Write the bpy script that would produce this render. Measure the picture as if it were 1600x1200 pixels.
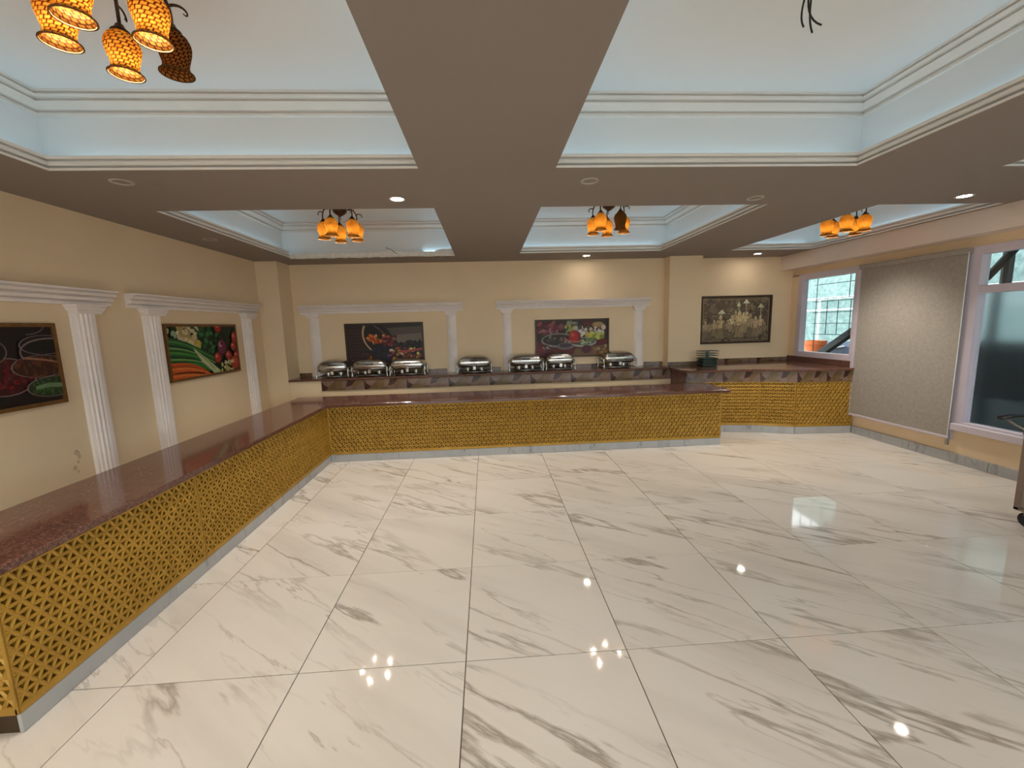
import bpy, math, random
from mathutils import Vector, Matrix
random.seed(7)
for o in list(bpy.data.objects): bpy.data.objects.remove(o)
scene = bpy.context.scene
C = scene.collection
PI = math.pi

# ------------------------------------------------------------------ camera
cam_d = bpy.data.cameras.new('camera'); cam = bpy.data.objects.new('camera', cam_d); C.objects.link(cam)
F_PX, YAW, PITCH, ROLL = 648.07, 0.0577, -0.1399, -0.0278
cam_d.sensor_width = 36.0; cam_d.lens = F_PX/1600*36.0; cam_d.clip_start = 0.02
fw = Vector((math.sin(YAW)*math.cos(PITCH), math.cos(YAW)*math.cos(PITCH), math.sin(PITCH)))
rt = Vector((math.cos(YAW), -math.sin(YAW), 0)); up = rt.cross(fw)
r2 = rt*math.cos(ROLL)+up*math.sin(ROLL); u2 = up*math.cos(ROLL)-rt*math.sin(ROLL)
cam.matrix_world = Matrix(((r2.x,u2.x,-fw.x,0),(r2.y,u2.y,-fw.y,0),(r2.z,u2.z,-fw.z,1.62),(0,0,0,1)))
scene.camera = cam
# ------------------------------------------------------------------ sky and exposure
w = bpy.data.worlds.new('overcast'); scene.world = w; w.use_nodes = True
bg = w.node_tree.nodes['Background']; bg.inputs[0].default_value = (0.90,0.96,1.0,1); bg.inputs[1].default_value = 4.2
vs = scene.view_settings; vs.view_transform = 'Standard'; vs.look = 'None'; vs.gamma = 1; vs.exposure = 0.18
vs.use_curve_mapping = False
E_LED, E_DOWN, E_FILL, E_BULB = 3.6, 75.0, 220.0, 1500.0      # cove strips, small downlights, added unseen fill downlights of the rear half, lamp bulbs

# ------------------------------------------------------------------ colours and materials
def s2l(c): return tuple(((x/255)/12.92 if x/255 <= 0.04045 else ((x/255+0.055)/1.055)**2.4) for x in c)
M = {}
def new_mat(name):
    m = bpy.data.materials.new(name); m.use_nodes = True; M[name] = m
    return m, m.node_tree.nodes, m.node_tree.links, m.node_tree.nodes['Principled BSDF']
def nd(N, t, **kw):
    n = N.new(t)
    for k, v in kw.items():
        if k.startswith('i_'): n.inputs[k[2:].replace('_',' ')].default_value = v
        else: setattr(n, k, v)
    return n
def ramp(N, L, src, stops):
    r = N.new('ShaderNodeValToRGB'); e = r.color_ramp.elements
    while len(e) < len(stops): e.new(0.5)
    for el, (p, c) in zip(e, stops): el.position = p; el.color = (*c, 1) if len(c) == 3 else c
    L.new(src, r.inputs[0]); return r.outputs[0]
def mixc(N, L, fac, a, b):
    m = N.new('ShaderNodeMix'); m.data_type = 'RGBA'
    for v, i in ((fac,0),(a,6),(b,7)):
        if hasattr(v, 'is_linked'): L.new(v, m.inputs[i])
        else: m.inputs[i].default_value = v if i == 0 else (*v, 1)
    return m.outputs[2]
def math_(N, L, op, a, b=None, clamp=False):
    m = N.new('ShaderNodeMath'); m.operation = op; m.use_clamp = clamp
    for v, i in ((a,0),(b,1)):
        if v is None: continue
        if hasattr(v, 'is_linked'): L.new(v, m.inputs[i])
        else: m.inputs[i].default_value = v
    return m.outputs[0]
def coords(N, L, scale=(1,1,1), rot=(0,0,0), kind='Object', rnd=0.0):
    t = N.new('ShaderNodeTexCoord'); v = t.outputs[kind]
    mp = N.new('ShaderNodeMapping'); mp.inputs['Rotation'].default_value = rot
    L.new(v, mp.inputs[0]); v = mp.outputs[0]
    if rnd:
        oi = N.new('ShaderNodeObjectInfo'); k = math_(N, L, 'MULTIPLY', oi.outputs['Random'], rnd)
        cx = N.new('ShaderNodeCombineXYZ'); L.new(k, cx.inputs[2]); 
        k2 = math_(N, L, 'MULTIPLY', oi.outputs['Random'], rnd*1.7); L.new(k2, cx.inputs[0])
        a = N.new('ShaderNodeVectorMath'); a.operation = 'ADD'; L.new(v, a.inputs[0]); L.new(cx.outputs[0], a.inputs[1]); v = a.outputs[0]
    s = N.new('ShaderNodeVectorMath'); s.operation = 'MULTIPLY'; L.new(v, s.inputs[0]); s.inputs[1].default_value = scale
    return s.outputs[0]
def noise(N, L, vec, scale=5, detail=4, rough=0.5, dist=0.0):
    n = nd(N, 'ShaderNodeTexNoise'); L.new(vec, n.inputs['Vector'])
    n.inputs['Scale'].default_value = scale; n.inputs['Detail'].default_value = detail
    n.inputs['Roughness'].default_value = rough; n.inputs['Distortion'].default_value = dist
    return n.outputs['Fac']
def bump(N, L, b, h, strength=0.2, dist=0.01):
    n = N.new('ShaderNodeBump'); n.inputs['Strength'].default_value = strength; n.inputs['Distance'].default_value = dist
    L.new(h, n.inputs['Height']); L.new(n.outputs[0], b.inputs['Normal'])
def plain(name, col, rough=0.5, metal=0.0, var=0.08, vs_=6.0, bmp=0.0):
    m, N, L, b = new_mat(name)
    b.inputs['Roughness'].default_value = rough; b.inputs['Metallic'].default_value = metal
    v = coords(N, L); n = noise(N, L, v, vs_, 5, 0.6)
    c = s2l(col); lo = tuple(x*(1-var) for x in c); hi = tuple(min(1,x*(1+var)) for x in c)
    L.new(ramp(N, L, n, [(0.3,lo),(0.7,hi)]), b.inputs['Base Color'])
    if bmp: bump(N, L, b, noise(N, L, v, 160, 3), bmp, 0.002)
    return m
def emit(name, col, strength):
    m, N, L, b = new_mat(name)
    e = N.new('ShaderNodeEmission'); e.inputs[0].default_value = (*col,1); e.inputs[1].default_value = strength
    L.new(e.outputs[0], N['Material Output'].inputs[0]); return m

plain('cream_wall', (240,216,180), 0.75, var=0.035, vs_=1.5, bmp=0.05)
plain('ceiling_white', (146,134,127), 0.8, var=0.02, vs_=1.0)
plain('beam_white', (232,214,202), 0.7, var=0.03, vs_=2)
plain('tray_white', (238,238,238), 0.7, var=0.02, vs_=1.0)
plain('moulding_white', (236,228,220), 0.6, var=0.03, vs_=3)
plain('column_white', (248,237,231), 0.6, var=0.05, vs_=5)
plain('window_frame', (206,196,208), 0.45, var=0.05, vs_=4)
plain('carcass_dark', (62,44,22), 0.7)
plain('stain', (208,184,148), 0.9, var=0.2, vs_=40)
plain('grout', (84,74,64), 0.9)
plain('brown_metal', (70,48,30), 0.4, 0.7, var=0.3, vs_=30)
plain('black_plastic', (22,22,24), 0.35)
plain('rubber', (26,26,26), 0.7)
plain('trolley_panel', (158,148,140), 0.35, 0.4, var=0.1, vs_=3)
plain('trolley_frame', (142,122,110), 0.4, 0.3)
plain('picture_frame', (120,84,44), 0.4, 0.3, var=0.2, vs_=20)
plain('dark_frame', (66,46,28), 0.4, 0.2, var=0.2, vs_=20)
plain('gilt_line', (168,146,100), 0.4, 0.4)
plain('brass', (214,170,80), 0.25, 0.9)
plain('downlight_ring', (190,182,174), 0.4, 0.2)
plain('downlight_dark', (120,108,96), 0.6)
plain('green_steel', (86,104,98), 0.3, 0.6, var=0.2, vs_=8)
plain('wire_black', (20,18,18), 0.5)
plain('plaster_torn', (222,216,206), 0.9, var=0.12, vs_=25, bmp=0.4)
plain('grille_black', (40,44,46), 0.5, 0.5)
plain('outdoor_ground', (150,148,140), 0.9)
plain('orange_clay', (226,120,70), 0.8)
plain('blue_tarp', (64,78,104), 0.6, var=0.3, vs_=6)
plain('pale_wall', (170,178,174), 0.8, var=0.1, vs_=2)
plain('dark_shed', (34,42,46), 0.6)
plain('grey_plinth', (92,104,108), 0.8)
plain('white_pipe', (230,236,238), 0.5)

def steel():
    m, N, L, b = new_mat('steel'); b.inputs['Metallic'].default_value = 1.0
    v = coords(N, L, rnd=9.0); n = noise(N, L, v, 14, 3)
    L.new(ramp(N, L, n, [(0.3,(0.42,0.41,0.38)),(0.7,(0.62,0.61,0.58))]), b.inputs['Base Color'])
    L.new(ramp(N, L, noise(N, L, v, 30, 3), [(0.3,(0.12,)*3),(0.7,(0.26,)*3)]), b.inputs['Roughness'])
steel()
def marble(name, base, vein, rnd, rough, veins=1.0, smudge=0.35, scale=1.0):
    m, N, L, b = new_mat(name)
    v = coords(N, L, (0.40*scale,2.5*scale,1.0), (0,0,math.radians(36)), rnd=rnd)
    def veil(sc, off, wid, lo, hi):
        a = N.new('ShaderNodeVectorMath'); a.operation = 'ADD'; L.new(v, a.inputs[0]); a.inputs[1].default_value = off
        n1 = noise(N, L, a.outputs[0], sc, 8, 0.55, 0.10)
        r = math_(N, L, 'ABSOLUTE', math_(N, L, 'SUBTRACT', n1, 0.5))
        line = ramp(N, L, r, [(0.0,(1,)*3),(wid*0.45,(0.55,)*3),(wid,(0,)*3)])
        mk = ramp(N, L, noise(N, L, a.outputs[0], sc*0.9, 3, 0.5), [(lo,(0,)*3),(hi,(1,)*3)])
        return math_(N, L, 'MULTIPLY', line, mk)
    f1 = veil(1.05, (0,0,0), 0.022, 0.42, 0.60); f3 = veil(1.7, (7,3,5), 0.014, 0.46, 0.62)
    f = math_(N, L, 'MULTIPLY', math_(N, L, 'MAXIMUM', f1, math_(N, L, 'MULTIPLY', f3, 0.65)), veins, True)
    br = ramp(N, L, noise(N, L, v, 1.3, 6, 0.55, 0.15), [(0.50,(0,)*3),(0.75,(1,)*3)])
    f2 = math_(N, L, 'MULTIPLY', br, smudge, True)
    c = mixc(N, L, f2, base, tuple(0.45*x+0.55*y for x, y in zip(base, vein)))
    c = mixc(N, L, f, c, vein)
    L.new(c, b.inputs['Base Color']); b.inputs['Roughness'].default_value = rough
marble('floor_marble', (0.78,0.73,0.67), (0.33,0.28,0.225), 37.0, 0.05, 0.85, 0.42)
marble('skirting_marble', (0.44,0.45,0.46), (0.22,0.23,0.25), 21.0, 0.25, 0.7, 0.5, 2.0)
def granite():
    m, N, L, b = new_mat('granite'); v = coords(N, L)
    n = noise(N, L, v, 95, 4, 0.75); n2 = noise(N, L, v, 7, 3)
    c = ramp(N, L, n, [(0.30,(0.020,0.010,0.008)),(0.45,(0.110,0.045,0.032)),(0.56,(0.185,0.086,0.062)),(0.70,(0.31,0.19,0.145))])
    c2 = mixc(N, L, math_(N, L, 'MULTIPLY', n2, 0.4), c, (0.07,0.03,0.024))
    L.new(c2, b.inputs['Base Color']); b.inputs['Roughness'].default_value = 0.09
granite()
def gold():
    m, N, L, b = new_mat('gold_lattice'); v = coords(N, L)
    L.new(ramp(N, L, noise(N, L, v, 9, 4), [(0.3,(0.39,0.215,0.027)),(0.7,(0.50,0.285,0.042))]), b.inputs['Base Color'])
    b.inputs['Metallic'].default_value = 0.35; b.inputs['Roughness'].default_value = 0.38
gold()
def border_tile():
    m, N, L, b = new_mat('border_tile')
    v = coords(N, L, (1,1,1.0))
    vo = nd(N, 'ShaderNodeTexVoronoi'); L.new(coords(N, L, (7,1,10), (0,0.6,0)), vo.inputs['Vector']); vo.inputs['Scale'].default_value = 1.0
    sep = N.new('ShaderNodeSeparateColor'); L.new(vo.outputs['Color'], sep.inputs[0])
    c = ramp(N, L, sep.outputs[0], [(0.0,(0.035,0.012,0.010)),(0.24,(0.17,0.105,0.045)),(0.44,(0.22,0.135,0.105)),(0.64,(0.13,0.08,0.032)),(0.84,(0.27,0.185,0.15))])
    c.node.color_ramp.interpolation = 'CONSTANT'
    n = noise(N, L, v, 30, 4)
    L.new(mixc(N, L, math_(N, L, 'MULTIPLY', n, 0.35), c, (0.12,0.07,0.04)), b.inputs['Base Color']); b.inputs['Roughness'].default_value = 0.2
border_tile()
def blind_fabric():
    m, N, L, b = new_mat('blind_fabric'); v = coords(N, L)
    n = noise(N, L, v, 26, 5, 0.7); n2 = noise(N, L, coords(N, L, (1,240,240)), 1.0, 2)
    c = ramp(N, L, n, [(0.35,s2l((164,156,147))),(0.65,s2l((176,169,160)))])
    L.new(c, b.inputs['Base Color']); b.inputs['Roughness'].default_value = 0.85
    bump(N, L, b, n2, 0.15, 0.002)
    tr = N.new('ShaderNodeBsdfTranslucent'); L.new(c, tr.inputs[0]); mx = N.new('ShaderNodeMixShader'); mx.inputs[0].default_value = 0.12
    L.new(b.outputs[0], mx.inputs[1]); L.new(tr.outputs[0], mx.inputs[2]); L.new(mx.outputs[0], N['Material Output'].inputs[0])
blind_fabric()
def clear_glass():
    m, N, L, b = new_mat('clear_glass')
    t = N.new('ShaderNodeBsdfTransparent'); t.inputs[0].default_value = (0.90,0.97,0.96,1)
    g = N.new('ShaderNodeBsdfGlossy'); g.inputs['Roughness'].default_value = 0.02
    fr = N.new('ShaderNodeLayerWeight'); fr.inputs[0].default_value = 0.5
    mx = N.new('ShaderNodeMixShader'); L.new(math_(N, L, 'ADD', math_(N, L, 'MULTIPLY', math_(N, L, 'POWER', fr.outputs['Facing'], 5.0), 0.9), 0.04, True), mx.inputs[0]); L.new(t.outputs[0], mx.inputs[1]); L.new(g.outputs[0], mx.inputs[2])
    L.new(mx.outputs[0], N['Material Output'].inputs[0])
clear_glass()
def roof_sheet():
    m, N, L, b = new_mat('roof_sheet')
    c = ramp(N, L, noise(N, L, coords(N, L, (1,0.3,1)), 6, 4), [(0.3,(0.50,0.56,0.58)),(0.7,(0.66,0.71,0.72))])
    tr = N.new('ShaderNodeBsdfTranslucent'); L.new(c, tr.inputs[0]); L.new(c, b.inputs['Base Color'])
    mx = N.new('ShaderNodeMixShader'); mx.inputs[0].default_value = 0.35
    L.new(b.outputs[0], mx.inputs[1]); L.new(tr.outputs[0], mx.inputs[2]); L.new(mx.outputs[0], N['Material Output'].inputs[0])
roof_sheet()
def frosted():
    m, N, L, b = new_mat('frosted_glass')
    b.inputs['Transmission Weight'].default_value = 1.0; b.inputs['IOR'].default_value = 1.08
    L.new(ramp(N, L, noise(N, L, coords(N, L), 3, 3), [(0.3,(0.70,0.77,0.80)),(0.7,(0.78,0.84,0.87))]), b.inputs['Base Color'])
    b.inputs['Roughness'].default_value = 0.58
frosted()
def shade_mat(name, glow):
    m, N, L, b = new_mat(name)
    t = N.new('ShaderNodeUVMap'); br = nd(N, 'ShaderNodeTexBrick'); br.offset = 0.5
    sk = N.new('ShaderNodeSeparateXYZ'); L.new(t.outputs[0], sk.inputs[0])
    cx = N.new('ShaderNodeCombineXYZ'); L.new(math_(N, L, 'ADD', sk.outputs[0], math_(N, L, 'MULTIPLY', sk.outputs[1], 0.25)), cx.inputs[0]); L.new(sk.outputs[1], cx.inputs[1])
    L.new(cx.outputs[0], br.inputs['Vector'])
    br.inputs['Scale'].default_value = 1.0; br.inputs['Brick Width'].default_value = 1/15; br.inputs['Row Height'].default_value = 1/13
    br.inputs['Mortar Size'].default_value = 0.0085; br.inputs['Mortar Smooth'].default_value = 0.15
    br.inputs['Color1'].default_value = (1.0,0.42,0.045,1); br.inputs['Color2'].default_value = (0.95,0.27,0.018,1); br.inputs['Mortar'].default_value = (0.14,0.016,0.002,1)
    tr = N.new('ShaderNodeBsdfTranslucent'); L.new(mixc(N, L, 0.9835 if glow else 0.5, br.outputs['Color'], (0.0,0.0,0.0)), tr.inputs[0])
    b.inputs['Roughness'].default_value = 0.55; b.inputs['Specular IOR Level'].default_value = 0.01; L.new(mixc(N, L, 0.955 if glow else 0.05, br.outputs['Color'], (0.004,0.001,0.0005)), b.inputs['Base Color'])
    if not glow:
        br.inputs['Color1'].default_value = (0.62,0.25,0.06,1); br.inputs['Color2'].default_value = (0.50,0.20,0.05,1); br.inputs['Mortar'].default_value = (0.06,0.012,0.004,1)
    mx = N.new('ShaderNodeMixShader'); mx.inputs[0].default_value = 0.62
    L.new(b.outputs[0], mx.inputs[1]); L.new(tr.outputs[0], mx.inputs[2]); L.new(mx.outputs[0], N['Material Output'].inputs[0])
shade_mat('amber_mosaic', True); shade_mat('amber_mosaic_unlit', False)
def print_mat():
    m, N, L, b = new_mat('printed_picture')
    a = N.new('ShaderNodeAttribute'); a.attribute_name = 'Col'
    n = noise(N, L, coords(N, L), 55, 4, 0.7)
    k = N.new('ShaderNodeMix'); k.data_type = 'RGBA'; k.blend_type = 'MULTIPLY'; k.inputs[0].default_value = 1.0
    L.new(a.outputs['Color'], k.inputs[6]); L.new(ramp(N, L, n, [(0.3,(0.55,)*3),(0.7,(1.0,)*3)]), k.inputs[7])
    L.new(k.outputs[2], b.inputs['Base Color']); b.inputs['Roughness'].default_value = 0.5
print_mat()
def hedge_mat():
    m, N, L, b = new_mat('green_net'); v = coords(N, L)
    L.new(ramp(N, L, noise(N, L, v, 9, 6, 0.8), [(0.3,s2l((84,112,104))),(0.5,s2l((122,150,148))),(0.7,s2l((160,178,174)))]), b.inputs['Base Color'])
hedge_mat()
def rim_mat():
    m, N, L, b = new_mat('rim_glass')
    tr = N.new('ShaderNodeBsdfTranslucent'); L.new(ramp(N, L, noise(N, L, coords(N, L), 40, 2), [(0.3,(0.10,0.05,0.018)),(0.7,(0.11,0.065,0.03))]), tr.inputs[0])
    mx = N.new('ShaderNodeMixShader'); mx.inputs[0].default_value = 0.7; b.inputs['Base Color'].default_value = (0.3,0.16,0.07,1); b.inputs['Specular IOR Level'].default_value = 0.01
    L.new(b.outputs[0], mx.inputs[1]); L.new(tr.outputs[0], mx.inputs[2]); L.new(mx.outputs[0], N['Material Output'].inputs[0])
rim_mat()
emit('led_light', (0.50,0.82,1.0), E_LED)
emit('downlight_lit', (1.0,0.90,0.78), E_DOWN)
emit('downlight_fill', (1.0,0.86,0.715), E_FILL)
emit('bulb_lit', (1.0,0.91,0.78), E_BULB)

# ------------------------------------------------------------------ mesh helpers
class MB:
    def __init__(s): s.v = []; s.f = []; s.uv = None
    def box(s, x0, x1, y0, y1, z0, z1, c=0.0):
        if c <= 0:
            i = len(s.v)
            s.v += [(x0,y0,z0),(x1,y0,z0),(x1,y1,z0),(x0,y1,z0),(x0,y0,z1),(x1,y0,z1),(x1,y1,z1),(x0,y1,z1)]
            s.f += [(i,i+3,i+2,i+1),(i+4,i+5,i+6,i+7),(i,i+1,i+5,i+4),(i+1,i+2,i+6,i+5),(i+2,i+3,i+7,i+6),(i+3,i,i+4,i+7)]
        else: s.slab([(x0,y0),(x1,y0),(x1,y1),(x0,y1)], z0, z1, c)
        return s
    def slab(s, poly, z0, z1, c=0.005):
        # prism over a counter-clockwise outline, edges chamfered by c
        n = len(poly); ins = inset(poly, c); b = len(s.v)
        for pts, z in ((ins,z0),(poly,z0+c),(poly,z1-c),(ins,z1)): s.v += [(x,y,z) for x, y in pts]
        for k in range(3):
            for i in range(n): s.f.append((b+k*n+i, b+k*n+(i+1)%n, b+(k+1)*n+(i+1)%n, b+(k+1)*n+i))
        s.f.append(tuple(b+n-1-i for i in range(n))); s.f.append(tuple(b+3*n+i for i in range(n)))
        return s
    def lathe(s, prof, n=24, cx=0, cy=0, cz=0, sx=1, sy=1, cap0=False, cap1=False, arc=None):
        b = len(s.v); full = arc is None; a0, a1 = (0, 2*PI) if full else arc; m = n if full else n+1
        for r, z in prof:
            for i in range(m):
                a = a0+(a1-a0)*i/n; s.v.append((cx+r*math.cos(a)*sx, cy+r*math.sin(a)*sy, cz+z))
        for k in range(len(prof)-1):
            for i in range(n):
                j = (i+1) % m
                s.f.append((b+k*m+i, b+k*m+j, b+(k+1)*m+j, b+(k+1)*m+i))
        if cap0: s.f.append(tuple(b+m-1-i for i in range(m)))
        if cap1: s.f.append(tuple(b+(len(prof)-1)*m+i for i in range(m)))
        return s
    def tube(s, pts, r, n=8):
        pts = [Vector(p) for p in pts]; rr = r if isinstance(r, (list,tuple)) else [r]*len(pts)
        b = len(s.v); t0 = (pts[1]-pts[0]).normalized()
        ref = Vector((0,0,1)) if abs(t0.z) < 0.9 else Vector((1,0,0)); nrm = t0.cross(ref).normalized()
        for k, p in enumerate(pts):
            t = (pts[min(k+1,len(pts)-1)]-pts[max(k-1,0)]).normalized()
            nrm = (nrm - t*nrm.dot(t)).normalized(); bn = t.cross(nrm)
            for i in range(n):
                a = 2*PI*i/n; s.v.append(tuple(p+(nrm*math.cos(a)+bn*math.sin(a))*rr[k]))
        for k in range(len(pts)-1):
            for i in range(n): s.f.append((b+k*n+i, b+k*n+(i+1)%n, b+(k+1)*n+(i+1)%n, b+(k+1)*n+i))
        s.f.append(tuple(b+n-1-i for i in range(n))); s.f.append(tuple(b+(len(pts)-1)*n+i for i in range(n)))
        return s
    def ring(s, prof, x0, x1, y0, y1, sides='NESW'):
        # moulding running round a rectangle; prof = (outward offset d, z)
        b = len(s.v); n = len(prof)
        for d, z in prof:
            s.v += [(x0-d,y0-d,z),(x1+d,y0-d,z),(x1+d,y1+d,z),(x0-d,y1+d,z)]
        idx = {'S':(0,1),'E':(1,2),'N':(2,3),'W':(3,0)}
        for k in range(n-1):
            for sd in sides:
                i, j = idx[sd]; s.f.append((b+k*4+i, b+k*4+j, b+(k+1)*4+j, b+(k+1)*4+i))
        return s
    def quad(s, *p): i = len(s.v); s.v += list(p); s.f.append(tuple(range(i,i+len(p)))); return s
    def sweep(s, prof, axis, a0, a1, flip=1, ends=True):
        # profile (depth, z) extruded along x ('x') or y ('y'); depth goes to -y for x runs, +x for y runs
        b = len(s.v); n = len(prof)
        for a in (a0, a1):
            for d, z in prof: s.v.append((a, -d, z) if axis == 'x' else (d, a, z))
        for i in range(n): s.f.append((b+i, b+(i+1)%n, b+n+(i+1)%n, b+n+i))
        if ends: s.f += [tuple(b+n-1-i for i in range(n)), tuple(b+n+i for i in range(n))]
        return s
    def mesh(s, name, mat, smooth=False):
        me = bpy.data.meshes.new(name); me.from_pydata(s.v, [], s.f); me.update()
        me.materials.append(M[mat])
        import bmesh
        bm = bmesh.new(); bm.from_mesh(me); bmesh.ops.recalc_face_normals(bm, faces=bm.faces); bm.to_mesh(me); bm.free()
        if smooth:
            for p in me.polygons: p.use_smooth = True
            if smooth is not True: me.set_sharp_from_angle(angle=math.radians(smooth))
        return me
    def build(s, name, mat, parent=None, smooth=False, loc=None):
        return link(name, s.mesh(name, mat, smooth), parent, loc)
def inset(poly, c):
    n = len(poly); out = []
    for i in range(n):
        p0, p1, p2 = Vector(poly[i-1]), Vector(poly[i]), Vector(poly[(i+1)%n])
        a, b_ = (p1-p0).normalized(), (p2-p1).normalized()
        n1, n2 = Vector((-a.y,a.x)), Vector((-b_.y,b_.x)); m = (n1+n2)
        m = m/max(0.3, m.dot(n1)) if m.length > 1e-6 else n1
        out.append(tuple(p1+m*c))
    return out
def link(name, me, parent=None, loc=None, rz=0):
    o = bpy.data.objects.new(name, me); C.objects.link(o)
    if parent: o.parent = parent
    if loc: o.location = loc
    if rz: o.rotation_euler = (0,0,rz)
    return o
def tag(o, label, cat, group=None):
    o['label'] = label; o['category'] = cat
    if group: o['group'] = group
    return o
def struct(o): o['kind'] = 'structure'; return o
def thing(name, label, cat, loc=(0,0,0), rz=0, group=None):
    o = bpy.data.objects.new(name, None); C.objects.link(o); o.location = loc; o.rotation_euler = (0,0,rz)
    o.empty_display_size = 0.05
    return tag(o, label, cat, group)
def copy_tree(o, parent=None):
    c = o.copy(); C.objects.link(c)
    if parent: c.parent = parent
    for ch in list(o.children): copy_tree(ch, c)
    return c

# ------------------------------------------------------------------ dimensions of the hall
ZC, ZT = 2.61, 3.09
XL, XR, YB, YN = -3.22, 5.06, 6.60, -3.0
# ---- floor: grout bed with 80 cm tiles
fl = struct(MB().box(XL-0.2, XR+0.2, YN-0.2, 6.9, -0.06, -0.004).build('floor', 'grout'))
T = 0.8; X0, Y0 = -1.7572, 1.8348
tile_me = None
g = 0.0022; th = T/2-g
tile_mb = MB().slab([(-th,-th),(th,-th),(th,th),(-th,th)], -0.010, 0.0, 0.0012)
tile_me = tile_mb.mesh('tile', 'floor_marble')
for i in range(-2, 9):
    for j in range(-6, 6):
        cx, cy = X0+T*(i+0.5), Y0+T*(j+0.5)
        if cx-T/2 > XR+0.05 or cx+T/2 < XL or cy+T/2 < YN or cy-T/2 > 6.8: continue
        o = link('tile', tile_me, fl, (cx,cy,0))
# ---- walls
mb = MB().box(XL-0.2, XL, YN-0.2, 6.9, -0.05, 2.75); struct(mb.build('wall_left', 'cream_wall'))
for k_, (sy_, sz_, sr_) in enumerate(((3.33,0.735,0.022),(3.345,0.70,0.016),(3.33,0.66,0.012),(3.30,0.62,0.018),(3.32,0.585,0.010))):
    rs = random.Random(k_); m_ = MB(); pts_ = [(0.0012, sr_*(0.6+0.6*rs.random())*math.cos(a_*PI/5), 1.3*sr_*(0.6+0.6*rs.random())*math.sin(a_*PI/5)) for a_ in range(10)]
    m_.quad(*pts_); m_.build('plaster_stain', 'stain', bpy.data.objects['wall_left'], loc=(XL,sy_,sz_))
mb = MB().box(XL, -2.92, 6.22, 6.9, -0.05, 2.75).box(-2.92, 2.86, YB, 6.9, -0.05, 2.75)
mb.box(2.86, 3.38, 6.42, 6.9, -0.05, 2.75).box(3.38, XR+0.10, 6.70, 6.9, -0.05, 2.75)
mb.box(-2.92, 2.84, 6.245, YB, 0.0, 0.884)                         # masonry base under the shelf
struct(mb.build('wall_back', 'cream_wall'))
mb = MB().box(XL-0.2, XR+0.3, YN-0.2, YN, -0.05, 0.40).box(XL-0.2, XR+0.3, YN-0.2, YN, 2.35, 2.75)
rear = [(-2.7,-0.5),(-0.2,2.0),(2.3,4.5)]  # unseen windows, added so daylight from behind brightens the walls
for xa, xb in ((XL-0.2,-2.7),(-0.5,-0.2),(2.0,2.3),(4.5,XR+0.3)): mb.box(xa, xb, YN-0.2, YN, 0.40, 2.35)
struct(mb.build('wall_front', 'cream_wall'))
for k, (xa, xb) in enumerate(rear):
    m = MB()
    for a_, b_ in ((xa,xa+0.06),((xa+xb)/2-0.03,(xa+xb)/2+0.03),(xb-0.06,xb)): m.box(a_, b_, YN-0.12, YN-0.04, 0.40, 2.35, 0.004)
    for a_, b_ in ((0.40,0.46),(2.29,2.35)): m.box(xa+0.06, xb-0.06, YN-0.115, YN-0.045, a_, b_, 0.004)
    o = struct(m.build('window_%d' % (k+5), 'window_frame'))
    for a_, b_ in ((xa+0.06,(xa+xb)/2-0.03),((xa+xb)/2+0.03,xb-0.06)):
        MB().quad((a_,YN-0.08,0.46),(b_,YN-0.08,0.46),(b_,YN-0.08,2.29),(a_,YN-0.08,2.29)).build('pane', 'clear_glass', o)
# ---- ceiling with six light trays
trays = [(-2.57,-0.39,0.95,2.79),(0.48,2.50,0.95,2.79),(3.57,4.78,0.95,2.81),
         (-2.62,-0.40,3.67,5.97),(0.50,2.50,3.67,5.93),(3.57,4.79,3.72,6.00),
         (-2.57,-0.39,-2.4,-0.35),(0.48,2.50,-2.4,-0.35)]
xs = sorted({XL-0.1, XR+0.3, *[t[0] for t in trays], *[t[1] for t in trays]})
ys = sorted({YN-0.1, 6.9, *[t[2] for t in trays], *[t[3] for t in trays]})
mb = MB()
for a in range(len(xs)-1):
    for b in range(len(ys)-1):
        mx, my = (xs[a]+xs[a+1])/2, (ys[b]+ys[b+1])/2
        if any(t[0] < mx < t[1] and t[2] < my < t[3] for t in trays): continue
        mb.quad((xs[a],ys[b],ZC),(xs[a+1],ys[b],ZC),(xs[a+1],ys[b+1],ZC),(xs[a],ys[b+1],ZC))
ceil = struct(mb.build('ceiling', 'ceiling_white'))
SB = 0.15
lip = [(0.0,ZC),(0.0,2.624),(0.006,2.628),(0.026,2.630),(0.027,2.639),(0.012,2.642),(0.007,2.650),(0.008,2.660),(0.014,2.667),(0.030,2.669),(0.031,2.678),(0.014,2.681),(0.012,2.688),(0.014,2.700),(0.042,2.700),(0.042,2.625)]
crown = [(SB,2.975),(SB-0.018,2.977),(SB-0.020,2.990),(SB-0.008,2.994),(SB-0.009,3.002),(SB-0.030,3.008),(SB-0.044,3.026),(SB-0.060,3.040),(SB-0.048,3.044),(SB-0.049,3.052),(SB-0.074,3.058),(SB-0.082,3.070),(SB-0.070,3.073),(SB-0.072,3.080),(SB-0.094,3.084),(SB-0.095,ZT)]
mb = MB()
for k, (x0,x1,y0,y1) in enumerate(trays):
    mb.ring([(SB,ZC+0.02),(SB,ZT)], x0, x1, y0, y1)
    mb.quad((x0-SB,y0-SB,ZT),(x1+SB,y0-SB,ZT),(x1+SB,y1+SB,ZT),(x0-SB,y1+SB,ZT))
    mb.ring([(0.0,ZC+0.02),(SB,ZC+0.02)], x0, x1, y0, y1)
mb.build('tray_lining', 'tray_white', ceil)
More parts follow.
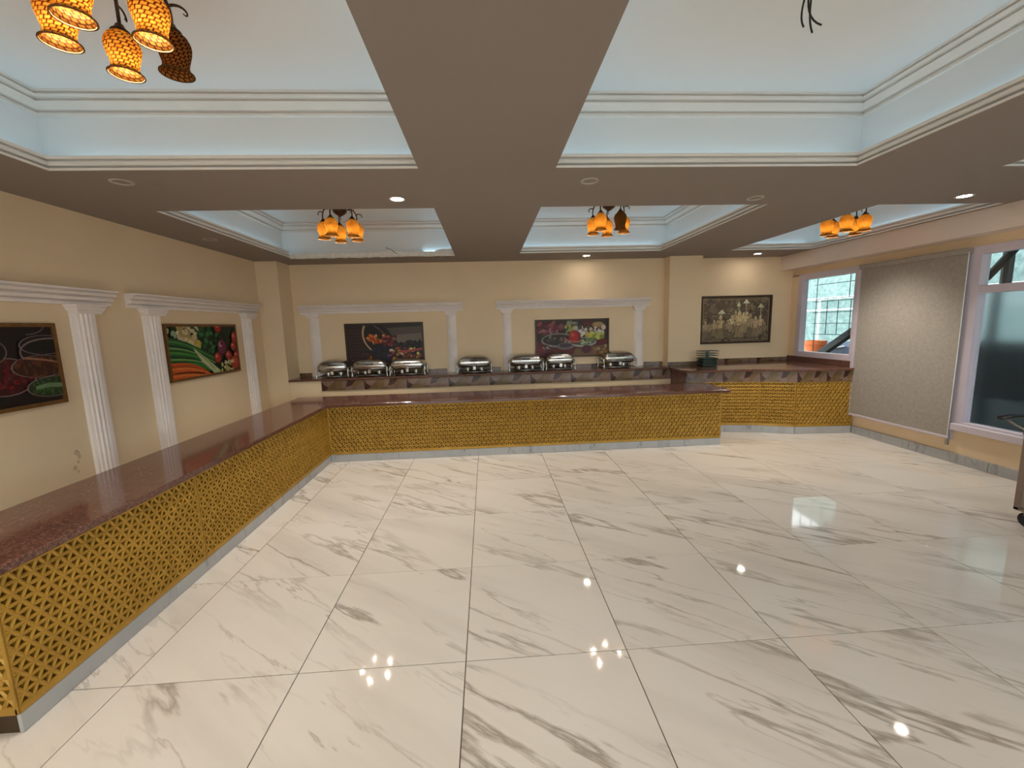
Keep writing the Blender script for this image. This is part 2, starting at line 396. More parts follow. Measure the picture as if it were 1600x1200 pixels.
for k, (x0,x1,y0,y1) in enumerate(trays):
    broken = (k == 3)
    tr = struct(MB().ring(lip, x0, x1, y0, y1, 'ESW' if broken else 'NESW').build('trim_%d' % (k+1), 'moulding_white', smooth=30))
    MB().ring(crown, x0, x1, y0, y1).build('crown_moulding', 'moulding_white', tr, smooth=30)
    led = MB(); zl = ZC+0.078; a, b = 0.112, 0.137
    def strip(xa, xb, ya, yb): led.quad((xa,ya,zl),(xb,ya,zl),(xb,yb,zl),(xa,yb,zl))
    strip(x0, x1, y0-b, y0-a); strip(x0-b, x0-a, y0, y1); strip(x1+a, x1+b, y0, y1)
    if broken: strip(x1-0.45, x1, y1+a, y1+b)
    else: strip(x0, x1, y1+a, y1+b)
    led.build('led_strip', 'led_light', tr)
# the broken far lip of the tray above the dried fruit picture
mb = MB(); n = 40; x0, x1, y1 = trays[3][0], trays[3][1], trays[3][3]; rr = random.Random(3)
prev = None
for i in range(n+1):
    x = x0+(x1-x0)*i/n
    top = ZC+0.045+0.018*rr.random()+(0.03 if x > x1-0.25 else 0); bot = ZC-0.004-0.010*rr.random(); yy = y1+0.006*rr.random()
    if abs(x-(x0+0.62*(x1-x0))) < 0.06: top += 0.03
    row = [(x,yy,bot),(x,yy-0.006,bot+0.02),(x,yy,top),(x,yy+0.03,top),(x,yy+0.03,bot)]
    i0 = len(mb.v); mb.v += row
    if prev is not None:
        for q in range(5): mb.f.append((prev+q, prev+(q+1)%5, i0+(q+1)%5, i0+q))
    prev = i0
mb.build('torn_lip', 'plaster_torn', bpy.data.objects['trim_4'])
for hx, hy, hr in ((-0.50,6.10,0.030),(-0.66,6.12,0.022)):
    MB().lathe([(0.0,-0.001),(hr,-0.001),(hr*1.05,0.0)],12,sx=1.5,sy=0.7).build('chipped_hole', 'wire_black', ceil, loc=(hx,hy,ZC))
wi = thing('loose_wire', 'short dark wire poking out of the broken tray edge above the chafing dishes', 'wire', (x0+0.63*(x1-x0), y1-0.02, ZC+0.05))
MB().tube([(0,0.02,0.0),(-0.03,0,0.03),(-0.06,-0.02,0.035),(-0.10,-0.02,0.055)],0.004,6).build('strand', 'wire_black', wi)
MB().tube([(0,0.02,0.0),(0.02,0,-0.01),(0.045,-0.01,-0.03)],0.004,6).build('strand', 'wire_black', wi)

# ---- right wall: beam, dwarf wall, window frames and glass
mb = MB().box(5.06, XR+0.3, YN, 6.70, 2.28, 2.385)
mb.box(5.06, XR+0.3, YN, 5.40, 0.0, 0.25).box(5.06, XR+0.10, 5.40, 6.70, 0.0, 1.0)
mb.box(5.06, XR+0.3, YN, 4.115, 0.25, 0.38)
mb.box(5.06, XR+0.10, 6.52, 6.70, 1.0, 2.30).box(5.06, XR+0.3, YN, -2.6, 0.3, 2.3)
wrt = struct(mb.build('wall_right', 'cream_wall'))
MB().box(4.84, XR+0.3, YN, 6.70, 2.385, ZC-0.001).build('beam', 'beam_white', wrt)
bb = struct(MB().box(5.052, 5.0599, YN, 5.37, 0.0, 0.10).build('baseboard_right', 'grout'))
y = 5.36; sk_me = MB().box(-0.008, 0.006, -0.397, 0.397, 0.001, 0.108, 0.001).mesh('skirting_tile', 'skirting_marble')
while y > YN+0.8:
    link('skirting_tile', sk_me, bb, (5.052, y-0.4, 0)); y -= 0.8
def window(name, y0, y1, z0, z1, bars_z=(), frost=(), bars_y=(), fw_=0.05, xd=0.0):
    # frame in the wall plane; panes sit 6 cm behind the frame face
    m = MB(); xf0, xf1 = 5.03-xd, 5.13
    m.box(xf0, xf1, y0, y0+fw_, z0, z1, 0.004).box(xf0, xf1, y1-fw_, y1, z0, z1, 0.004)
    m.box(xf0, xf1, y0+fw_, y1-fw_, z0, z0+fw_, 0.004).box(xf0, xf1, y0+fw_, y1-fw_, z1-fw_, z1, 0.004)
    o = struct(m.build(name, 'window_frame'))
    zz = [z0+fw_]
    for bz in bars_z:
        MB().box(5.035, 5.125, y0+fw_, y1-fw_, bz-0.04, bz+0.04, 0.004).build('transom', 'window_frame', o); zz += [bz-0.04, bz+0.04]
    zz.append(z1-fw_); yy_ = [y0+fw_]
    for by in bars_y:
        MB().box(5.035, 5.125, by-0.03, by+0.03, z0+fw_, z1-fw_, 0.004).build('mullion', 'window_frame', o); yy_ += [by-0.03, by+0.03]
    yy_.append(y1-fw_)
    for k in range(0, len(zz), 2):
        for q in range(0, len(yy_), 2):
            MB().quad((5.09,yy_[q],zz[k]),(5.09,yy_[q+1],zz[k]),(5.09,yy_[q+1],zz[k+1]),(5.09,yy_[q],zz[k+1])).build('pane', 'frosted_glass' if k//2 in frost else 'clear_glass', o)
    return o
w1 = window('window_1', 5.40, 6.52, 1.0, 2.29, fw_=0.085)
w2 = window('window_2', 4.115, 5.40, 0.25, 2.29, fw_=0.04)
w3 = window('window_3', 1.6, 4.115, 0.38, 2.29, bars_z=(1.855,), frost=(0,), fw_=0.085)
w4 = window('window_4', -2.6, 1.6, 0.38, 2.29, bars_z=(1.855,), bars_y=(-0.5,), fw_=0.085)
MB().box(4.985, 5.13, 1.6, 4.10, 0.37, 0.445, 0.006).build('sill', 'window_frame', w3)
MB().box(4.995, 5.06, 5.37, 5.415, 0.25, 2.29, 0.004).build('frame_post', 'window_frame', w1)
# safety grille outside window 1
gr = thing('window_grille', 'dark steel safety grille of thin bars outside the small clear window', 'grille', (5.26,5.97,1.0))
def gb(a, b): MB().tube([a,b], 0.005, 6).build('bar', 'grille_black', gr)
for yy in (-0.36, 0.44): gb((0,yy,0.05),(0,yy,1.30))
for zz in (0.35, 0.52, 0.69, 0.86, 0.90, 1.12): gb((0,-0.5,zz),(0,0.5,zz))
for yy in (-0.20, 0.02, 0.22): gb((0,yy,0.35),(0,yy,0.86))
for yy in (-0.16,): gb((0,yy,0.90),(0,yy,1.30))

# ---- outside
gd = struct(MB().box(-30, 30, -30, 30, -0.6, -0.5).build('ground_outside', 'outdoor_ground'))
hd = tag(MB().box(9.2, 9.4, -8, 22, -0.5, 4.2).build('shade_net_fence', 'green_net'), 'pale green netted garden fence seen through the small clear window', 'fence')
o = thing('garden_rail', 'white garden rail in front of the green net behind the window grille', 'rail', (9.05, 9.0, 1.75))
MB().tube([(0,-4,0.35),(0,9,0.35)],0.03,8).build('rail', 'white_pipe', o)
MB().tube([(0,-4,0.05),(0,9,0.05)],0.02,8).build('rail', 'white_pipe', o)
for yy in (-2.0, 0.6, 1.9, 4.6): MB().tube([(0,yy,-2.25),(0,yy,0.38)],0.03,8).build('post', 'white_pipe', o)
pot = thing('clay_planter', 'orange clay planter outside the small window', 'planter', (5.95,7.22,0.80))
MB().lathe([(0.10,0),(0.16,0.32),(0.18,0.33),(0.18,0.40),(0.15,0.40),(0.14,0.34)],20,cap0=True).build('pot', 'orange_clay', pot, smooth=40)
MB().lathe([(0.0,0.35),(0.145,0.35)],20).build('soil', 'rubber', pot)
MB().box(-0.25,0.25,-0.25,0.25,-1.30,0.0,0.01).build('stand', 'pale_wall', pot)
tp = thing('covered_crate', 'dark blue covered crate outside the small window', 'crate', (6.65,7.35,-0.5))
MB().slab([(-0.35,-0.62),(0.35,-0.62),(0.35,0.45),(-0.35,0.45)],0,1.64,0.05).build('cover', 'blue_tarp', tp)
MB().tube([(-0.36,-0.4,1.60),(-0.38,0.1,1.50),(-0.36,0.3,1.61)],0.012,6).build('rope', 'white_pipe', tp)
bmst = tag(MB().box(-0.05,0.05,-0.9,0.9,-0.05,0.05,0.005).build('slanted_beam','grille_black',None,False,(5.72,6.05,1.48)), 'dark slanted beam crossing the lower corner of the small window', 'beam')
bmst.rotation_euler = (math.radians(-33),0,0)
sh = thing('dark_cabinet', 'large dark block blurred behind the frosted pane', 'cabinet', (6.4,4.0,-0.5))
MB().box(0,0.6,-1.8,1.2,1.05,1.75,0.02).build('body', 'dark_shed', sh)
MB().box(-0.02,0.0,-1.7,-0.3,1.1,1.70,0.005).build('door', 'dark_shed', sh)
MB().box(-0.02,0.0,-0.25,1.1,1.1,1.70,0.005).build('door', 'dark_shed', sh)
MB().box(-0.1,0.7,-1.9,1.3,0.0,1.05,0.02).build('plinth', 'grey_plinth', sh)
cn = thing('yard_canopy', 'pale translucent canopy roof with a dark slanted strut outside the upper pane', 'canopy', (6.0,4.6,0))
MB().tube([(0,0.14,2.02),(0,-0.17,2.41),(0,-0.30,2.57)],0.04,8).build('strut', 'grille_black', cn)
for q in range(6): MB().box(-0.45+q*0.5,0.03+q*0.5,-7.6,3.2,2.66+0.03*q,2.665+0.03*q).build('roof_sheet', 'roof_sheet', cn)
for xx in (-0.2, 0.9, 2.0): MB().box(xx,xx+0.06,-7.6,3.2,2.56+0.06*xx,2.64+0.06*xx).build('rail', 'dark_shed', cn)
for yy in (0.02,-3.4): MB().tube([(0.1,yy,-0.5),(0.1,yy,2.58)],0.05,8).build('post', 'dark_shed', cn)

# ------------------------------------------------------------------ lattice counters
def lattice_mesh(L_, H_, rows, pitch=0.0575, rail=0.026, brk=0.0086):
    # plate of triangular holes with ridged bars, lying in local x (length) and z (height), facing -y
    mb = MB(); n = max(1, round(L_/pitch)); p = L_/n; v0 = rail; rh = (H_-rail-0.008)/rows
    RW, HW, BW = -0.0050, 0.0, 0.016
    def tri(a, b, c):
        a, b, c = [Vector((min(max(q[0],0),L_), q[1])) for q in (a,b,c)]
        ar = abs((b-a).cross(c-a))/2
        if ar < 1e-6: return
        A, B, Cc = a, b, c
        la, lb, lc = (B-Cc).length, (A-Cc).length, (A-B).length
        inc = (A*la+B*lb+Cc*lc)/(la+lb+lc); r = 2*ar/(la+lb+lc)
        if r < brk*1.05:
            mb.quad(*[(q.x,RW,q.y) for q in (A,B,Cc)]); return
        k = 1-brk/r; hole = [inc+(q-inc)*k for q in (A,B,Cc)]; outer = (A,B,Cc)
        i = len(mb.v)
        mb.v += [(q.x,RW,q.y) for q in outer]+[(q.x,HW,q.y) for q in hole]+[(q.x,BW,q.y) for q in hole]
        for e in range(3):
            f = (e+1)%3
            mb.f += [(i+e,i+f,i+3+f,i+3+e),(i+3+e,i+3+f,i+6+f,i+6+e)]
    for r_ in range(rows):
        z0, z1 = v0+r_*rh, v0+(r_+1)*rh; sh_ = 0.5*(r_ % 2)
        for q in range(-1, n+1):
            x = (q+sh_)*p
            tri((x,z0),(x+p,z0),(x+p/2,z1)); tri((x+p/2,z1),(x+p,z0),(x+1.5*p,z1))
    mb.quad((0,RW,0),(L_,RW,0),(L_,RW,rail),(0,RW,rail))
    mb.quad((0,RW,H_-0.008),(L_,RW,H_-0.008),(L_,RW,H_),(0,RW,H_))
    me = bpy.data.meshes.new('lattice_panel'); me.from_pydata(mb.v, [], mb.f); me.update(); me.materials.append(M['gold_lattice'])
    return me
def panel_run(parent, p0, p1, z0, z1, count, rows, skirt=True, cache={}):
    # lattice panels with backing and marble skirting along p0 -> p1, facing the right-hand side of the walking direction
    a, b = Vector(p0), Vector(p1); L_ = (b-a).length; d = (b-a)/L_; rz = math.atan2(d.y, d.x); l = L_/count-0.003
    key = (round(l,4), round(z1-z0,3), rows)
    if key not in cache: cache[key] = lattice_mesh(l, z1-z0, rows)
    for k in range(count):
        q = a+d*(k*L_/count+0.0015); link('lattice_panel', cache[key], parent, (q.x,q.y,z0), rz)
    ns = max(1, round(L_/0.8)); ls = L_/ns
    sme = MB().box(0.001, ls-0.001, -0.004, 0.012, 0.002, z0-0.002, 0.001).mesh('skirting_tile', 'skirting_marble')
    if skirt:
        for k in range(ns):
            q = a+d*(k*ls); link('skirting_tile', sme, parent, (q.x,q.y,0), rz)
def offset_line(p0, p1, o):
    a, b = Vector(p0), Vector(p1); d = (b-a).normalized(); n_ = Vector((-d.y, d.x)); return a+n_*o, b+n_*o
# left run: face on x=-1.98, from the near end to the inner corner (seen from the room, walking away keeps the room on the right)
lc = thing('buffet_counter', 'long gold lattice buffet counter base running along the left wall', 'counter')
MB().box(-2.55, -1.998, 1.647, 5.66, 0.0, 0.69).build('carcass', 'carcass_dark', lc)
panel_run(lc, (-1.98,1.63), (-1.98,5.10), 0.088, 0.69, 3, 12)
panel_run(lc, (-2.55,1.63), (-1.98,1.63), 0.088, 0.69, 1, 12, skirt=False)
MB().box(-2.55,-1.984,1.634,1.645,0.0,0.086).build('end_plinth','carcass_dark',lc)
MB().box(-1.988,-1.977,1.625,1.640,0.088,0.69,0.001).build('corner_strip','gold_lattice',lc)
bc = thing('buffet_counter', 'gold lattice buffet counter base crossing the room in front of the back shelf', 'counter')
MB().box(-1.972, 2.985, 5.116, 5.66, 0.0, 0.69).build('carcass', 'carcass_dark', bc)
panel_run(bc, (-1.974,5.10), (3.0,5.10), 0.095, 0.69, 4, 12)
panel_run(bc, (3.0,5.10), (3.0,5.66), 0.095, 0.69, 1, 12)
def arc(cx, cy, r, a0, a1, n=8): return [(cx+r*math.cos(math.radians(a0+(a1-a0)*i/n)), cy+r*math.sin(math.radians(a0+(a1-a0)*i/n))) for i in range(n+1)]
poly = [(-2.58,1.61)]+arc(-2.01,1.66,0.055,-90,0)+[(-1.945,5.065)]+arc(3.075,5.09,0.03,-90,0,4)+[(3.105,5.725),(-2.58,5.725)]
tag(MB().slab(poly, 0.692, 0.732, 0.006).build('granite_worktop', 'granite'), 'polished red-brown granite L-shaped worktop on the low lattice counters', 'worktop')
# back shelf on the far wall
sf = thing('granite_shelf', 'red-brown granite shelf along the back wall under the chafing dishes', 'shelf')
MB().slab([(-2.92,6.215),(2.83,6.215),(2.83,6.598),(-2.92,6.598)],0.886,0.918,0.004).build('slab', 'granite', sf)
tb = MB().box(-0.307,0.307,-0.012,0.006,0.0,0.148,0.001).mesh('border_tile','border_tile')
x = -2.46; k = 0
while x < 2.80:
    l = min(0.62, 2.83-x); o = link('border_tile', tb, sf, (x+l/2,6.238,0.737)); o.scale.x = l/0.62; x += l
up_ = thing('tile_upstand', 'low patterned tile upstand on the back wall behind the chafing dishes', 'backsplash')
bs = MB().box(-0.30,0.30,-0.006,0.006,0.0,0.058,0.001).mesh('backsplash_tile','border_tile')
for xa, xb in ((-2.91,-2.73),(-2.53,-1.92),(-1.92,-1.31),(-1.31,-0.64),(-0.44,0.21),(0.43,1.05),(1.05,1.67),(1.67,2.32),(2.54,2.85)):
    o = link('backsplash_tile', bs, up_, ((xa+xb)/2,6.592,0.918)); o.scale.x = (xb-xa)/0.602
# right-hand high counter with angled front
rc = thing('corner_counter', 'tall gold lattice counter with an angled front in the window corner', 'counter')
PA, PB, PC, PD = (2.86,5.80),(3.84,5.60),(4.26,5.43),(5.045,5.37)
body = [tuple(offset_line(PA,PB,0.017)[0]), tuple(offset_line(PA,PB,0.017)[1]), tuple(offset_line(PC,PD,0.017)[0]), (5.045,5.387),(5.045,6.69),(3.39,6.69),(3.39,6.41),(2.86,6.41)]
MB().slab(body, 0.0, 0.884, 0.002).build('carcass', 'carcass_dark', rc)
for a, b, n_ in ((PA,PB,1),(PB,PC,1),(PC,PD,1)):
    panel_run(rc, a, b, 0.105, 0.735, n_, 13)
    l = (Vector(b)-Vector(a)).length; k = max(1, round(l/0.5)); d = (Vector(b)-Vector(a)).normalized()
    for q in range(k):
        m_ = Vector(a)+d*(l*(q+0.5)/k)
        o = link('border_tile', tb, rc, (m_.x,m_.y,0.736), math.atan2(d.y,d.x)); o.scale.x = l/k/0.616
MB().box(2.835,2.858,5.80,6.24,0.60,0.884,0.002).build('end_panel','granite',rc)
wt = [(2.80,6.214),(2.79,5.82),(2.83,5.66),(2.93,5.60),(3.08,5.60),(3.30,5.63),(3.55,5.625),(3.84,5.565),(4.05,5.475),(4.26,5.395),(4.6,5.360),(5.055,5.335),(5.055,6.695),(3.385,6.695),(3.385,6.415),(2.84,6.415),(2.84,6.214)]
tag(MB().slab(wt, 0.886, 0.918, 0.005).build('granite_worktop', 'granite'), 'dark granite worktop with a wavy front edge on the corner counter by the window', 'worktop')
cb = thing('corner_backsplash', 'patterned tile upstand behind the corner counter worktop', 'backsplash')
for xa, xb in ((3.39,3.95),(3.95,4.51),(4.51,5.05)):
    o = link('backsplash_tile', bs, cb, ((xa+xb)/2,6.692,0.918)); o.scale.x = (xb-xa)/0.602
MB().box(5.030,5.058,5.44,6.68,0.9185,0.999,0.002).build('granite_upstand','granite',cb)
o = link('backsplash_tile', bs, cb, (3.12,6.412,0.918)); o.scale.x = 0.86

# ------------------------------------------------------------------ plaster porticoes on the walls
ent = [(0,1.875),(0.030,1.875),(0.030,1.897),(0.014,1.900),(0.014,1.907),(0.050,1.912),(0.064,1.934),(0.042,1.938),(0.042,1.946),(0.080,1.952),(0.094,1.970),(0.074,1.974),(0.074,1.981),(0.106,1.985),(0.106,2.0),(0,2.0)]
def portico(label, half, colc, cw, wall, along, zfoot):
    # local x along the wall, -y into the room
    t = thing('wall_portico', label, 'wall frame', *( ((along,wall,0),0) if wall > 0 else ((wall,along,0),PI/2) ))
    MB().sweep([(d,z) for d, z in ent], 'x', -half, half).build('entablature', 'column_white', t)
    for sx in (-1,1):
        c = sx*colc; m = MB(); nf = 9; R_ = cw/2
        pts = []
        for i in range(nf*4+1):
            a = PI*i/(nf*4); rr_ = R_-0.013*(0.5-0.5*math.cos(2*PI*i/4.0))*(1 if cw > 0.16 else 0.45)
            pts.append((c-rr_*math.cos(a), -rr_*math.sin(a)*0.62))
        b = len(m.v)
        for z in (zfoot,1.815): m.v += [(x_,y_,z) for x_, y_ in pts]
        n = len(pts)
        for i in range(n-1): m.f.append((b+i,b+i+1,b+n+i+1,b+n+i))
        m.build('column', 'column_white', t, smooth=50)
        k = MB()
        for (hw,z0,z1) in ((R_+0.004,1.805,1.822),(R_+0.012,1.822,1.834),(R_+0.022,1.834,1.856),(R_+0.034,1.856,1.8755)):
            k.box(c-hw,c+hw,-(hw*0.62+0.012),0,z0,z1,0.003)
        k.build('capital', 'column_white', t)
    return t
portico('white plaster portico around the spice bowls picture, nearest on the left wall', 1.055, 0.80, 0.20, XL, 2.755, 0.0)
portico('white fluted plaster portico around the vegetable picture on the left wall', 1.055, 0.80, 0.20, XL, 5.04, 0.0)
portico('white plaster portico around the spilled dried fruit picture on the back wall', 1.23, 1.045, 0.145, YB, -1.585, 0.918)
portico('white plaster portico around the salad platter picture on the back wall', 1.225, 1.06, 0.145, YB, 1.385, 0.918)

# ------------------------------------------------------------------ pictures
class Print:
    def __init__(s, W, H): s.W, s.H, s.v, s.f, s.c, s.n = W, H, [], [], [], 0
    def poly(s, pts, col):
        z = -0.00006*s.n; s.n += 1; i = len(s.v)
        pts = [(min(max(a,0),1), min(max(b,0),1)) for a, b in pts]
        s.v += [((a-0.5)*s.W, z, (0.5-b)*s.H) for a, b in pts]; s.f.append(tuple(range(i,i+len(pts)))); s.c.append(col)
    def ell(s, cx, cy, rx, ry, col, rot=0, n=16):
        asp = s.W/s.H; ca, sa = math.cos(rot), math.sin(rot)
        s.poly([(cx+(rx*math.cos(t)*ca-ry/asp*math.sin(t)*sa), cy+(rx*math.cos(t)*sa*asp+ry*math.sin(t)*ca)) for t in [2*PI*k/n for k in range(n)]], col)
    def stroke(s, pts, w0, w1, col, m=14):
        P = bez(pts, m); asp = s.W/s.H; l, r = [], []
        for k, (x, y) in enumerate(P):
            a, b = P[max(k-1,0)], P[min(k+1,len(P)-1)]; dx, dy = (b[0]-a[0])*asp, b[1]-a[1]; q = math.hypot(dx,dy) or 1
            h = (w0+(w1-w0)*k/(len(P)-1))/2; l.append((x-dy/q*h/asp, y+dx/q*h)); r.append((x+dy/q*h/asp, y-dx/q*h))
        for k in range(len(P)-1): 
            s.poly([l[k],l[k+1],r[k+1],r[k]], col); s.n -= 1
        s.n += 1
    def ball(s, cx, cy, r, dark, mid, hi, ry=None):
        ry = ry or r*s.W/s.H*0.95
        s.ell(cx,cy,r,ry,dark); s.ell(cx-r*0.10,cy-ry*0.10,r*0.80,ry*0.80,mid); s.ell(cx-r*0.28,cy-ry*0.32,r*0.32,ry*0.28,hi)
    def build(s, parent):
        me = bpy.data.meshes.new('print'); me.from_pydata(s.v, [], s.f); me.update(); me.materials.append(M['printed_picture'])
        at = me.color_attributes.new('Col', 'FLOAT_COLOR', 'CORNER'); 
        for p, c in zip(me.polygons, s.c):
            lin = s2l(c)
            for li in p.loop_indices: at.data[li].color = (*lin,1)
        return link('print', me, parent, (0,-0.012,0))
def bez(pts, m):
    out = []
    for k in range(m+1):
        t = k/m; q = [Vector(p) for p in pts]
        while len(q) > 1: q = [a.lerp(b,t) for a, b in zip(q,q[1:])]
        out.append(tuple(q[0]))
    return out
def picture(label, W, H, loc, rz, pr, frame='picture_frame', fw_=0.028, inner=None):
    t = thing('framed_picture', label, 'picture', loc, rz)
    def bar(pts): 
        m = MB(); i = 0
        m.v = [(x,-0.002,z) for x, z in pts]+[(x*0.996,-0.026,z*0.996) for x, z in pts]
        m.f = [(0,1,2,3),(4,7,6,5),(0,4,5,1),(1,5,6,2),(2,6,7,3),(3,7,4,0)]
        m.build('frame_bar', frame, t)
    w, h, a, b = W/2, H/2, W/2-fw_, H/2-fw_
    bar([(-w,-h),(w,-h),(a,-b),(-a,-b)]); bar([(w,-h),(w,h),(a,b),(a,-b)]); bar([(w,h),(-w,h),(-a,b),(a,b)]); bar([(-w,h),(-w,-h),(-a,-b),(-a,b)])
    if inner:
        m = MB()
        for (q, r_, zz) in ((a*0.965,b*0.93,0.012),):
            m.box(-q,q,-0.016,-0.012,r_-0.010,r_).box(-q,q,-0.016,-0.012,-r_,-r_+0.010).box(-q,-q+0.008,-0.016,-0.012,-r_,r_).box(q-0.008,q,-0.016,-0.012,-r_,r_)
        m.build('gilt_border', inner, t)
    MB().box(-a,a,-0.010,-0.001,-b,b).build('backing', 'carcass_dark', t)
    pr.W, pr.H = 2*a, 2*b; pr.build(t)
    return t
R = random.Random(11)
def jit(c, a): return tuple(max(0,min(255,x+R.uniform(-a,a))) for x in c)
# vegetables
P = Print(1.144,0.54); P.poly([(0,0),(1,0),(1,1),(0,1)], (14,44,20))
for k in range(120):
    x, y = R.uniform(0.30,0.72), R.uniform(0,0.62)
    P.ell(x, y, R.uniform(0.012,0.03), R.uniform(0.03,0.06), jit([(20,70,34),(34,100,52),(10,40,20),(62,128,74)][k%4],10), R.uniform(0,3), 8)
for k in range(30): P.ell(R.uniform(0.62,1.0), R.uniform(0,0.4), 0.03, 0.05, jit((16,46,28),10), R.uniform(0,3), 8)
for k in range(60):
    P.ell(0.27+R.uniform(-0.14,0.13), 0.15+R.uniform(-0.16,0.22), R.uniform(0.015,0.035), R.uniform(0.03,0.06), jit([(222,202,150),(196,172,110),(240,226,184)][k%3],12), 0, 9)
for k in range(14): P.ell(R.uniform(0.33,0.42), R.uniform(0.3,0.42), 0.016, 0.03, jit((214,190,80),14), 0, 8)
for k in range(12): P.ell(R.uniform(0,0.10), R.uniform(0,0.25), 0.02, 0.06, jit([(20,50,22),(170,186,150)][k%2],14), R.uniform(0,3), 8)
for k in range(13):
    y = 0.24+k*0.043; c = jit([(22,84,34),(70,150,72),(30,110,44),(14,52,26),(110,176,96)][k%5],8)
    P.stroke([(-0.02,y),(0.22,y+0.02),(0.40,0.50+k*0.022),(0.50+0.012*(12-k),0.70+k*0.02)],0.062,0.035,c)
for k in range(9):
    P.stroke([(0.30+0.012*k,0.44+k*0.033),(0.44,0.62+k*0.02),(0.54,0.80+k*0.012),(0.66-0.012*k,0.98)],0.018,0.05,jit([(176,206,140),(226,228,190),(200,216,160)][k%3],10))
for k in range(6): P.stroke([(0.35+0.02*k,0.52+0.03*k),(0.50,0.74),(0.58,0.92)],0.008,0.010,(30,70,26))
for k in range(7):
    y = 0.72+k*0.045; P.stroke([(-0.02,y+0.01),(0.18,y-0.02),(0.36,y+0.06),(0.52,1.03)],0.07,0.03,jit([(226,96,24),(196,70,16),(240,128,44)][k%3],8))
P.stroke([(0.02,0.90),(0.2,0.87),(0.42,0.97)],0.02,0.03,(70,14,10))
red = ((112,16,22),(190,44,40),(240,132,110))
P.ball(0.70,0.03,0.06,*red); P.ball(0.96,0.26,0.05,*red,ry=0.15)
P.ball(0.735,0.46,0.085,(64,16,44),(124,34,72),(214,150,160),ry=0.20); P.ell(0.725,0.38,0.018,0.03,(40,6,20))
for cx, cy, r_ in ((0.93,0.46,0.055),(0.83,0.66,0.06),(0.645,0.68,0.062),(0.97,0.68,0.06)): P.ball(cx,cy,r_,*red)
P.ball(0.93,0.84,0.085,(120,26,14),(196,60,26),(236,120,80))
for k in range(26): P.ell(R.uniform(0.68,0.88),R.uniform(0.78,0.98),R.uniform(0.012,0.03),R.uniform(0.02,0.045),jit([(206,196,120),(170,160,70),(230,224,170)][k%3],12),R.uniform(0,3),9)
picture('framed picture of spring onions, carrots, cauliflower and tomatoes on the left wall', 1.2, 0.595, (XL+0.002,4.96,1.435), PI/2, P)
# bowls of spices
P = Print(1.144,0.54); P.poly([(0,0),(1,0),(1,1),(0,1)], (26,12,14))
def heap(cx, cy, rx, ry, col, rim=(150,128,128)):
    P.ell(cx,cy,rx,ry,rim,0,20); P.ell(cx,cy,rx*0.95,ry*0.95,tuple(x*0.6 for x in col),0,20)
    for k in range(46):
        a, q = R.uniform(0,2*PI), math.sqrt(R.random())*0.88
        P.ell(cx+rx*q*math.cos(a), cy+ry*q*math.sin(a), rx*0.10, ry*0.10, jit(col,16), R.uniform(0,3), 7)
heap(0.70,0.62,0.17,0.24,(110,20,28)); heap(0.63,0.30,0.10,0.16,(18,12,14)); heap(0.90,0.52,0.17,0.15,(104,52,30)); heap(0.94,0.24,0.15,0.13,(26,16,16))
P.stroke([(0.80,0.40),(0.76,0.25),(0.86,0.14),(1.0,0.16)],0.02,0.02,(140,120,116)); P.stroke([(0.80,0.40),(0.90,0.42),(1.0,0.48)],0.03,0.02,(170,120,90))
P.stroke([(0.84,0.10),(0.92,0.10),(0.95,0.0)],0.012,0.012,(120,110,112))
heap(0.95,0.80,0.16,0.14,(60,92,46)); P.stroke([(0.84,0.80),(0.92,0.76),(1.0,0.80)],0.05,0.06,(120,150,104))
heap(0.50,0.85,0.13,0.2,(120,60,24)); heap(0.30,0.45,0.16,0.24,(170,110,30)); heap(0.12,0.75,0.14,0.2,(100,24,20)); heap(0.10,0.25,0.12,0.2,(60,70,30)); heap(0.42,0.12,0.10,0.14,(130,40,26))
picture('dark framed picture of spice bowls cut by the left edge of the photo', 1.2, 0.595, (XL+0.002,2.715,1.435), PI/2, P)
# basket with spilled dried fruit
P = Print(1.144,0.60); P.poly([(0,0),(1,0),(1,1),(0,1)], (36,30,28)); P.poly([(0.45,0.10),(1,0.06),(1,0.46),(0.5,0.5)], (74,66,60)); P.poly([(0.55,0.28),(1,0.24),(1,0.46),(0.58,0.48)], (104,94,84))
P.poly([(0,0.05),(0.25,0.05),(0.28,0.5),(0.42,0.75),(0.3,1),(0,1)], (40,24,20))
for k in range(9): P.stroke([(0.0,0.12+0.08*k),(0.15,0.14+0.08*k),(0.28,0.10+0.09*k)],0.02,0.02,jit((58,38,30),6))
P.ell(0.40,0.36,0.21,0.36,(20,12,12),0.5); 
P.stroke([(0.24,0.02),(0.17,0.30),(0.24,0.62),(0.42,0.76)],0.05,0.035,(176,140,112)); P.stroke([(0.36,0.02),(0.48,0.14),(0.52,0.34)],0.02,0.02,(110,84,74))
def spill(n, x0, x1, y0, y1, cols, r0, r1):
    for k in range(n):
        c = cols[k%len(cols)]; x, y, r_ = R.uniform(x0,x1), R.uniform(y0,y1), R.uniform(r0,r1)
        P.ell(x,y,r_,r_*1.3,tuple(v*0.55 for v in c),R.uniform(0,3),9); P.ell(x-r_*0.15,y-r_*0.3,r_*0.7,r_*0.85,jit(c,10),R.uniform(0,3),8)
spill(26,0.27,0.50,0.26,0.48,[(226,110,44),(198,78,30),(240,150,90)],0.02,0.04)
spill(36,0.48,0.66,0.30,0.55,[(130,34,36),(90,20,30),(170,90,80)],0.015,0.03)
spill(60,0.62,0.98,0.44,0.66,[(30,24,36),(44,50,34),(70,36,44),(24,20,28)],0.015,0.035)
spill(60,0.34,0.62,0.55,0.97,[(26,30,62),(20,24,40),(34,36,56)],0.02,0.04)
